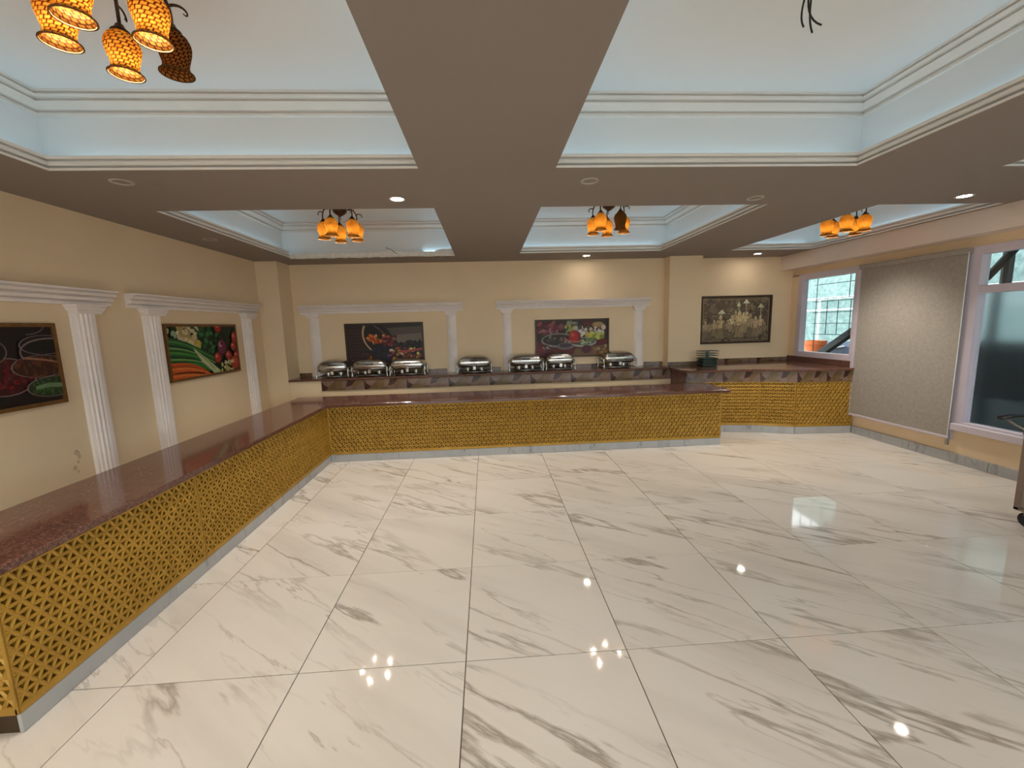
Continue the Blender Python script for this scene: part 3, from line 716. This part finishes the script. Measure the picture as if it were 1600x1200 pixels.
spill(50,0.55,0.98,0.62,1.0,[(206,176,96),(150,70,60),(190,160,140),(110,60,70),(170,110,60)],0.018,0.038)
spill(30,0.04,0.34,0.74,1.0,[(74,44,50),(50,28,34)],0.015,0.03)
P.stroke([(0.70,0.70),(0.85,0.70),(1.0,0.64)],0.06,0.05,(150,70,56))
P.c = [tuple(min(255,v*1.25) for v in c) for c in P.c]
picture('framed picture of dried fruit spilling from a basket on the back wall', 1.2, 0.655, (-1.58,YB-0.002,1.39), 0, P, 'dark_frame', 0.022)
# salad platters
P = Print(1.144,0.56); P.poly([(0,0),(1,0),(1,1),(0,1)], (58,30,22)); P.poly([(0,0.6),(1,0.55),(1,1),(0,1)], (104,26,24)); P.poly([(0.55,0.8),(1,0.7),(1,1),(0.5,1)], (128,96,62))
def many(n, x0, x1, y0, y1, cols, r0, r1, k_=1.3):
    for k in range(n): P.ell(R.uniform(x0,x1),R.uniform(y0,y1),R.uniform(r0,r1),R.uniform(r0,r1)*k_*1.6,jit(cols[k%len(cols)],14),R.uniform(0,3),8)
many(22,0.04,0.35,0.06,0.30,[(110,30,34),(150,70,80),(84,20,20)],0.02,0.05); many(16,0.05,0.3,0.25,0.36,[(170,110,120),(120,50,60)],0.02,0.05,0.5)
many(20,0.40,0.55,0.14,0.36,[(150,150,70),(70,96,40),(190,180,110)],0.015,0.035); many(10,0.44,0.56,0.04,0.14,[(110,110,90),(150,150,130)],0.015,0.03)
P.ell(0.86,0.14,0.09,0.09,(150,120,70)); P.ell(0.86,0.12,0.07,0.05,(186,160,104)); many(10,0.66,0.78,0.03,0.18,[(120,40,20),(80,26,16)],0.02,0.03)
many(44,0.55,0.94,0.20,0.42,[(222,208,186),(190,176,150),(236,228,214),(90,70,70)],0.018,0.04)
many(26,0.68,0.93,0.38,0.54,[(206,206,70),(150,160,50),(226,220,120)],0.02,0.04)
P.ell(0.30,0.55,0.24,0.20,(150,146,140)); P.ell(0.30,0.54,0.22,0.16,(52,34,30)); many(26,0.16,0.44,0.44,0.62,[(90,70,50),(60,30,28),(140,130,110),(40,26,28)],0.02,0.04,0.7)
P.ell(0.64,0.62,0.20,0.14,(170,176,166)); P.ell(0.64,0.60,0.18,0.10,(74,80,56)); many(16,0.62,0.80,0.52,0.66,[(120,140,70),(190,200,170)],0.015,0.03)
P.ball(0.53,0.47,0.085,(120,14,16),(196,30,30),(226,90,50),ry=0.19); P.stroke([(0.38,0.50),(0.50,0.66),(0.62,0.58)],0.04,0.04,(190,120,100))
P.ell(0.40,0.72,0.12,0.10,(122,112,118)); P.ell(0.40,0.70,0.09,0.06,(70,52,60)); many(8,0.06,0.20,0.68,0.78,[(190,180,180),(60,50,60)],0.012,0.03,0.5)
P.ell(0.90,0.62,0.05,0.08,(110,12,18)); P.ell(0.70,0.82,0.07,0.12,(92,30,50)); many(16,0.80,0.98,0.70,0.95,[(160,120,70),(120,80,50),(200,160,120)],0.015,0.03)
many(14,0.03,0.3,0.8,0.98,[(140,30,30),(96,18,22)],0.02,0.05)
picture('framed picture of salad platters with a red pepper on the back wall', 1.19, 0.605, (1.365,YB-0.002,1.395), 0, P, 'dark_frame', 0.02)
# embossed procession panel, generic figures
P = Print(1.15,0.72); P.poly([(0,0),(1,0),(1,1),(0,1)], (88,70,58))
many(70,0.02,0.98,0.02,0.5,[(96,80,66),(80,62,52),(112,94,74)],0.02,0.05)
many(60,0.02,0.98,0.80,0.99,[(70,54,46),(104,84,70)],0.02,0.05,0.5)
def figure(x, base, h, c):
    w_ = h*0.14; d = tuple(v*0.7 for v in c)
    P.poly([(x-w_*0.9,base),(x+w_*0.9,base),(x+w_*0.45,base-h*0.48),(x-w_*0.45,base-h*0.48)], d)
    P.poly([(x-w_*0.45,base-h*0.45),(x+w_*0.45,base-h*0.45),(x+w_*0.62,base-h*0.80),(x-w_*0.62,base-h*0.80)], c)
    P.stroke([(x-w_*0.6,base-h*0.78),(x-w_*1.1,base-h*0.60),(x-w_*0.7,base-h*0.42)],0.022,0.016,c,5); P.stroke([(x+w_*0.6,base-h*0.78),(x+w_*1.1,base-h*0.60),(x+w_*0.8,base-h*0.5)],0.022,0.016,c,5)
    P.ell(x,base-h*0.88,w_*0.34,h*0.075,c); P.poly([(x-w_*0.3,base-h*0.93),(x+w_*0.3,base-h*0.93),(x,base-h*1.04)], tuple(min(255,v*1.15) for v in c))
for x, b_, h, c in ((0.05,0.92,0.40,(150,132,100)),(0.11,0.93,0.34,(132,116,90)),(0.18,0.86,0.36,(160,140,96)),(0.27,0.92,0.52,(168,142,84)),(0.38,0.90,0.40,(140,120,84)),(0.44,0.76,0.36,(190,174,128)),(0.49,0.74,0.44,(150,136,84)),(0.55,0.90,0.60,(178,158,92)),(0.61,0.80,0.46,(186,170,110)),(0.66,0.76,0.42,(176,158,104)),(0.71,0.90,0.52,(140,122,92)),(0.79,0.90,0.46,(164,140,104)),(0.86,0.84,0.42,(170,150,118)),(0.93,0.92,0.34,(120,104,84))): figure(x,b_,h,c)
for x, y, w_, c in ((0.285,0.36,0.06,(206,190,140)),(0.64,0.14,0.05,(220,206,160)),(0.86,0.24,0.05,(190,172,140)),(0.53,0.20,0.03,(210,194,140))):
    P.poly([(x-w_,y),(x+w_,y),(x+w_*0.5,y-0.05),(x,y-0.10),(x-w_*0.5,y-0.05)], c); P.stroke([(x,y),(x,y+0.2),(x,y+0.32)],0.012,0.012,c,3)
P.poly([(0.45,0.55),(0.67,0.55),(0.67,0.60),(0.45,0.60)], (150,132,84)); P.stroke([(0.46,0.56),(0.56,0.28),(0.66,0.56)],0.02,0.02,(186,168,110))
for k in range(420):
    x_, y_ = R.uniform(0.02,0.98), R.uniform(0.04,0.97); c_ = [(120,100,80),(88,72,58),(150,132,98),(104,86,68),(72,58,48)][k%5]
    P.ell(x_, y_, R.uniform(0.003,0.009), R.uniform(0.008,0.02), jit(c_,12), R.uniform(0,3), 6); P.n -= 1
P.n += 1
P.c = [tuple(min(255,1.42*(0.3*v+0.7*k_*(0.35*c[0]+0.5*c[1]+0.15*c[2]))) for v, k_ in zip(c,(1.12,0.98,0.78))) for c in P.c]
picture('brown and gold framed relief of a crowned procession above the corner counter', 1.215, 0.78, (4.112,6.698,1.615), 0, P, 'dark_frame', 0.03, 'gilt_line')

# ------------------------------------------------------------------ roller blind
bl = thing('roller_blind', 'beige fabric roller blind pulled down over the middle window', 'blind', (5.0,4.755,0))
MB().box(-0.006,-0.003,-0.635,0.60,0.29,2.25).build('fabric', 'blind_fabric', bl)
MB().box(-0.016,0.008,-0.64,0.605,0.265,0.292,0.004).build('bottom_bar', 'window_frame', bl)
MB().box(-0.035,0.03,-0.645,0.615,2.225,2.285,0.008).build('cassette', 'blind_fabric', bl)
MB().tube([(-0.02,-0.645,2.24),(-0.02,-0.65,1.2),(-0.02,-0.645,0.22)],0.004,6).build('pull_cord', 'white_pipe', bl)
MB().box(-0.03,-0.01,-0.665,-0.635,0.20,0.27,0.004).build('cord_weight', 'trolley_panel', bl)

# ------------------------------------------------------------------ chandeliers
prof = [(0.020,0.0),(0.040,-0.006),(0.060,-0.022),(0.071,-0.045),(0.074,-0.065),(0.071,-0.088),(0.064,-0.115),(0.057,-0.140),(0.055,-0.155),(0.059,-0.172),(0.068,-0.186),(0.071,-0.190)]
def shade_mesh(mat):
    m = MB().lathe(prof, 28); me = m.mesh('shade', mat, True); uv = me.uv_layers.new(name='UVMap')
    for p in me.polygons:
        us = []
        for li in p.loop_indices:
            v = me.vertices[me.loops[li].vertex_index].co; us.append((math.atan2(v.y,v.x)/(2*PI)) % 1.0)
        wrap = max(us)-min(us) > 0.5
        for li, u in zip(p.loop_indices, us):
            v = me.vertices[me.loops[li].vertex_index].co; uv.data[li].uv = (u+1 if wrap and u < 0.5 else u, -v.z/0.19)
    return me
sh_on, sh_off = shade_mesh('amber_mosaic'), shade_mesh('amber_mosaic_unlit')
rim_me = MB().lathe([(0.069,-0.188),(0.074,-0.187),(0.075,-0.192),(0.069,-0.193),(0.069,-0.188)], 28).mesh('rim','rim_glass',True)
bulb_me = MB().lathe([(0.0,0.022),(0.014,0.016),(0.021,0.0),(0.014,-0.018),(0.0,-0.024)],12).mesh('bulb','bulb_lit',True)
bulb_off = MB().lathe([(0.0,0.022),(0.014,0.016),(0.021,0.0),(0.014,-0.018),(0.0,-0.024)],12).mesh('bulb','downlight_ring',True)
cup_me = MB().lathe([(0.008,0.030),(0.014,0.026),(0.020,0.012),(0.034,0.0),(0.036,-0.006),(0.020,-0.004)],16).mesh('lamp_cup','brown_metal',True)
def arm_mesh():
    m = MB()
    m.tube(bez([(0.03,0,-0.02),(0.10,0,0.06),(0.20,0,0.07),(0.215,0,-0.03),(0.20,0,-0.092)],16), 0.0075, 8)
    m.tube(bez([(0.10,0,0.028),(0.13,0.03,0.06),(0.17,0.05,0.02),(0.14,0.045,0.0),(0.13,0.03,0.015)],12), [0.006-0.0003*i for i in range(13)], 6)
    m.tube(bez([(0.20,0,-0.01),(0.25,-0.02,0.02),(0.28,-0.03,-0.02),(0.262,-0.03,-0.045),(0.248,-0.02,-0.025)],12), [0.006-0.0003*i for i in range(13)], 6)
    return m.mesh('arm','brown_metal',True)
arm_me = arm_mesh()
def chandelier(label, x, y, zb, rot, off=(), R_=0.18, sc=0.93):
    # zb = height of the shade rims
    t = thing('chandelier', label, 'ceiling light', (x,y,ZT), 0, 'five-shade amber chandeliers')
    hub = zb+0.11+0.19*sc-ZT
    MB().lathe([(0.0,0.0),(0.085,0.0),(0.085,-0.012),(0.06,-0.03),(0.016,-0.045),(0.012,hub+0.05),(0.05,hub+0.045),(0.075,hub+0.02),(0.07,hub-0.01),(0.04,hub-0.035),(0.015,hub-0.05),(0.0,hub-0.06)],24).build('stem','brown_metal',t,smooth=True)
    for k in range(5):
        a = rot+2*PI*k/5; z = hub
        ar = link('arm', arm_me, t, (0,0,z), a); ar.scale = (R_/0.2,R_/0.2,1)
        cx, cy = R_*math.cos(a), R_*math.sin(a); zt = z-0.11
        c = link('lamp_cup', cup_me, t, (cx,cy,zt+0.004))
        s = link('shade', sh_off if k in off else sh_on, t, (cx,cy,zt), a); s.scale = (sc,)*3
        link('rim', rim_me, s)
        link('bulb', bulb_off if k in off else bulb_me, t, (cx,cy,zt-0.104))
    return t
D = math.radians
chandelier('large near chandelier of amber mosaic shades, one unlit, at the upper left corner', -1.386, 1.875, 2.72, D(52), off=(0,), sc=0.85)
chandelier('amber chandelier in the back tray with the broken edge', -1.54, 4.82, 2.61, D(40))
chandelier('amber chandelier in the back middle tray above the salad picture', 1.42, 4.80, 2.63, D(8), off=(4,))
chandelier('amber chandelier at the window side, half hidden by the ceiling', 4.22, 4.80, 2.575, D(160))
# bare wires where one chandelier is missing
wr = thing('ceiling_wires', 'bare black wires hanging in the empty right front tray', 'wire', (1.44,1.90,ZT))
for pts in ([(0,0,0),(-0.02,0,-0.10),(-0.05,0.02,-0.20),(-0.03,0,-0.27)],[(0,0,0),(0.01,0.01,-0.12),(-0.02,0.0,-0.22),(-0.005,-0.02,-0.31)],[(0.005,0,0),(-0.03,0,-0.14),(-0.02,0.01,-0.23),(0.05,0.0,-0.26)]):
    MB().tube(bez([(a_,b_,c_*0.86) for a_, b_, c_ in pts],10),0.0038,6).build('strand','wire_black',wr)

# ------------------------------------------------------------------ recessed downlights
ring_me = MB().lathe([(0.045,0.014),(0.047,-0.002),(0.062,-0.005),(0.066,0.0)],28).mesh('ring','downlight_ring',True)
disc_on = MB().lathe([(0.0,0.004),(0.046,0.004)],24).mesh('diffuser','downlight_lit')
disc_fill = MB().lathe([(0.0,0.004),(0.046,0.004)],24).mesh('diffuser','downlight_fill')  # stronger diffuser for the added downlights out of view
disc_off = MB().lathe([(0.0,0.010),(0.046,0.010)],24).mesh('diffuser','downlight_dark')
def downlight(label, x, y, on):
    t = thing('downlight', label, 'ceiling light', (x,y,ZC-0.0005), 0, 'recessed downlights')
    link('ring', ring_me, t); d = link('diffuser', (disc_fill if y < 1 else disc_on) if on else disc_off, t, (0,0,-0.006))
    return t
downlight('lit downlight between the two left ceiling trays', -0.65, 3.41, True)
downlight('lit downlight in front of the salad picture', 1.51, 6.24, True)
downlight('lit downlight in front of the procession relief', 4.20, 6.34, True)
downlight('lit downlight beside the window beam', 4.12, 3.49, True)
downlight('unlit downlight near the left wall, below the near chandelier', -2.32, 2.99, False)
downlight('unlit downlight beside the left wall above the vegetable picture', -2.88, 4.74, False)
downlight('unlit downlight between the right front and back trays, left one', 0.76, 3.04, False)
downlight('unlit downlight at the corner of the middle back tray', 2.26, 3.48, False)
for x_ in (-2.88,-1.5,0.05,1.5,3.05,4.2):  # out-of-view downlights, added to brighten the walls and floor
    for y_ in (0.30,-2.70): downlight('added unseen lit downlight behind the camera, %s from the left in the %s row' % ({-2.88:'first',-1.5:'second',0.05:'third',1.5:'fourth',3.05:'fifth',4.2:'sixth'}[x_], 'nearer' if y_ > 0 else 'farther'), x_, y_, True)
for x_ in (0.05,3.05): downlight('added unseen lit downlight behind the camera, %s of the middle pair' % ('left' if x_ < 1 else 'right'), x_, -1.3, True)

# ------------------------------------------------------------------ chafing dishes
def rr_poly(a, b, r, n=5):
    return arc(a-r,b-r,r,0,90,n)+arc(-a+r,b-r,r,90,180,n)+arc(-a+r,-b+r,r,180,270,n)+arc(a-r,-b+r,r,270,360,n)
def loft(rings, cap=True):
    m = MB(); n = len(rings[0][0])
    for poly_, z in rings: m.v += [(x_,y_,z) for x_, y_ in poly_]
    for k in range(len(rings)-1):
        for i in range(n): m.f.append((k*n+i,k*n+(i+1)%n,(k+1)*n+(i+1)%n,(k+1)*n+i))
    if cap: m.f += [tuple(range(n-1,-1,-1)), tuple((len(rings)-1)*n+i for i in range(n))]
    return m
def chafing_meshes(W, Dp):
    a, b = W/2, Dp/2; d = {}
    d['lid'] = loft([(rr_poly(a*k,b*k2,0.05*k),z) for k, k2, z in ((1.0,1.0,0.158),(1.0,1.0,0.168),(0.975,0.98,0.184),(0.91,0.93,0.206),(0.81,0.85,0.226),(0.67,0.73,0.243),(0.48,0.55,0.255),(0.26,0.30,0.262),(0.06,0.07,0.264))]).mesh('lid','steel',40)
    d['water_pan'] = loft([(rr_poly(a*k,b*k,0.05),z) for k, z in ((0.88,0.085),(0.93,0.095),(0.95,0.145),(1.03,0.150),(1.03,0.157),(0.98,0.158))]).mesh('water_pan','steel',40)
    fr = MB()
    for z, q in ((0.115,1.0),(0.02,0.96)):
        fr.tube([(-a*q,-b*q,z),(a*q,-b*q,z)],0.006,6).tube([(-a*q,b*q,z),(a*q,b*q,z)],0.006,6).tube([(-a*q,-b*q,z),(-a*q,b*q,z)],0.006,6).tube([(a*q,-b*q,z),(a*q,b*q,z)],0.006,6)
    d['frame'] = fr.mesh('frame','steel',True)
    lg = MB().tube([(0,0,0.15),(0.012,0,0.12),(0.004,0,0.06),(0.010,0,0.012),(0.014,0,0.0)],[0.011,0.013,0.010,0.010,0.014],8); d['leg'] = lg.mesh('leg','steel',True)
    d['handle'] = MB().tube(bez([(-0.06,0,0),(-0.06,-0.05,0.005),(0.06,-0.05,0.005),(0.06,0,0)],10),0.006,6).mesh('handle','black_plastic',True)
    d['fuel_can'] = MB().lathe([(0.0,0.0),(0.04,0.0),(0.04,0.055),(0.034,0.06),(0.018,0.06),(0.018,0.05),(0.0,0.05)],16).mesh('fuel_can','steel',40)
    d['tray'] = MB().box(-a*0.8,a*0.8,-b*0.55,b*0.55,0.018,0.028,0.002).mesh('burner_tray','black_plastic')
    d['latch'] = MB().box(-0.02,0.02,-0.012,0.0,0.05,0.105,0.003).mesh('latch','steel')
    return d, a, b
big = chafing_meshes(0.50,0.30); small = chafing_meshes(0.43,0.30)
def chafing(label, x, y, rz=0, kind=big, finial=False, lid=True):
    d, a, b = kind; t = thing('chafing_dish', label, 'chafing dish', (x,y,0.923), rz, 'chafing dishes on the back shelf')
    for k in ('frame','water_pan'): link(k, d[k], t)
    l = link('lid', d['lid'], t); link('handle', d['handle'], l, (0,-b*0.96,0.19))
    for sx in (-1,1):
        for sy in (-1,1):
            o = link('leg', d['leg'], t, (sx*a*0.99,sy*b*0.97,0), 0 if sx > 0 else PI)
    link('burner_tray', d['tray'], t); link('latch', d['latch'], t, (0,-b*0.97,0))
    for sx in (-1,1): link('fuel_can', d['fuel_can'], t, (sx*a*0.42,0,0.028))
    if finial: MB().lathe([(0.05,0.260),(0.03,0.272),(0.012,0.279),(0.008,0.297),(0.0,0.304)],14).build('finial','brass',l,smooth=True)
    return t
chafing('turned chafing dish at the left end of the shelf, beside the column', -2.305, 6.380, D(6), small)
chafing('chafing dish with a brass finial, under the dried fruit picture', -1.755, 6.40, 0, big, True)
chafing('chafing dish third from the left, under the right half of the dried fruit picture', -1.20, 6.40, 0, big)
chafing('chafing dish standing alone between the two back porticoes', -0.20, 6.40, 0, big)
chafing('chafing dish right of the portico column, left of the shiniest dish', 0.59, 6.40, D(-2), big)
chafing('narrow bright chafing dish under the salad picture', 1.115, 6.40, 0, small)
chafing('chafing dish at the right end of the shelf, before the column', 2.03, 6.40, D(3), big)

# ------------------------------------------------------------------ stack of steel stands on the corner counter
plate = loft([(rr_poly(0.125*k,0.10*k,0.02),z) for k, z in ((0.86,0.0),(0.97,0.018),(1.04,0.020),(1.04,0.026),(0.95,0.026),(0.90,0.014))]).mesh('tray','green_steel',40)
flat = MB().slab(rr_poly(0.135,0.10,0.015,3),0.026,0.034,0.002).mesh('tray','green_steel')
foot = MB().box(-0.018,0.018,-0.018,0.018,0.0,0.026,0.002).mesh('foot','green_steel')
z = 0.918
names = ['lowest','second','third','fourth']
for k in range(4):
    o = link('serving_tray', plate, None, (3.40+0.005*(k%2),6.22,z)); tag(o, 'dull green steel serving tray, %s in the stack on the corner counter' % (names[k] if k == 0 else names[k]+' from below'), 'tray', 'stacked trays on the corner counter'); z += 0.0405
    z -= 0.0075
for k in range(3):
    t = thing('serving_stand', ['thin green steel stand resting on the tray stack, lowest of the three stands','thin green steel stand, middle of the three stands on the tray stack','thin green steel stand at the very top of the tray stack'][k], 'stand', (3.40,6.22,z+0.0005), 0, 'stacked stands on the corner counter')
    link('plate', flat, t); link('foot', foot, t); z += 0.0345

# ------------------------------------------------------------------ service trolley at the right edge
tr = thing('service_trolley', 'steel service trolley with a black handle, cut by the right edge', 'trolley', (4.0,2.79,0))
MB().box(0.012,0.56,-0.80,-0.012,0.14,0.70,0.004).build('body','trolley_panel',tr)
for x_, y_ in ((0.0,-0.03),(0.54,-0.03),(0.0,-0.81),(0.54,-0.81)): MB().box(x_,x_+0.03,y_,y_+0.03,0.115,0.735,0.004).build('corner_post','trolley_frame',tr)
MB().box(0.0,0.57,-0.81,0.0,0.115,0.14,0.003).build('bottom_rail','trolley_frame',tr)
MB().box(-0.005,0.575,-0.815,0.005,0.70,0.735,0.004).build('top_rail','trolley_frame',tr)
MB().tube([(-0.01,0.15,0.80),(0.1,0.155,0.81),(0.45,0.155,0.81),(0.56,0.15,0.80)],0.018,10).build('handle','black_plastic',tr,smooth=True)
for x_ in (0.02,0.54): MB().tube([(x_,-0.01,0.725),(x_,0.07,0.76),(x_,0.15,0.80)],0.008,8).build('handle_bracket','trolley_panel',tr,smooth=True)
for x_, y_ in ((0.032,-0.07),(0.538,-0.07),(0.032,-0.74),(0.538,-0.74)):
    c = MB().box(x_-0.022,x_+0.022,y_-0.012,y_+0.012,0.085,0.1149,0.003).build('caster_fork','trolley_panel',tr)
    m = MB().lathe([(0.0,-0.016),(0.048,-0.016),(0.055,-0.009),(0.055,0.009),(0.048,0.016),(0.0,0.016)],20)
    m.v = [(x_+zz, y_+yy, 0.0555+xx) for xx, yy, zz in m.v]; m.build('wheel','rubber',c,smooth=40)
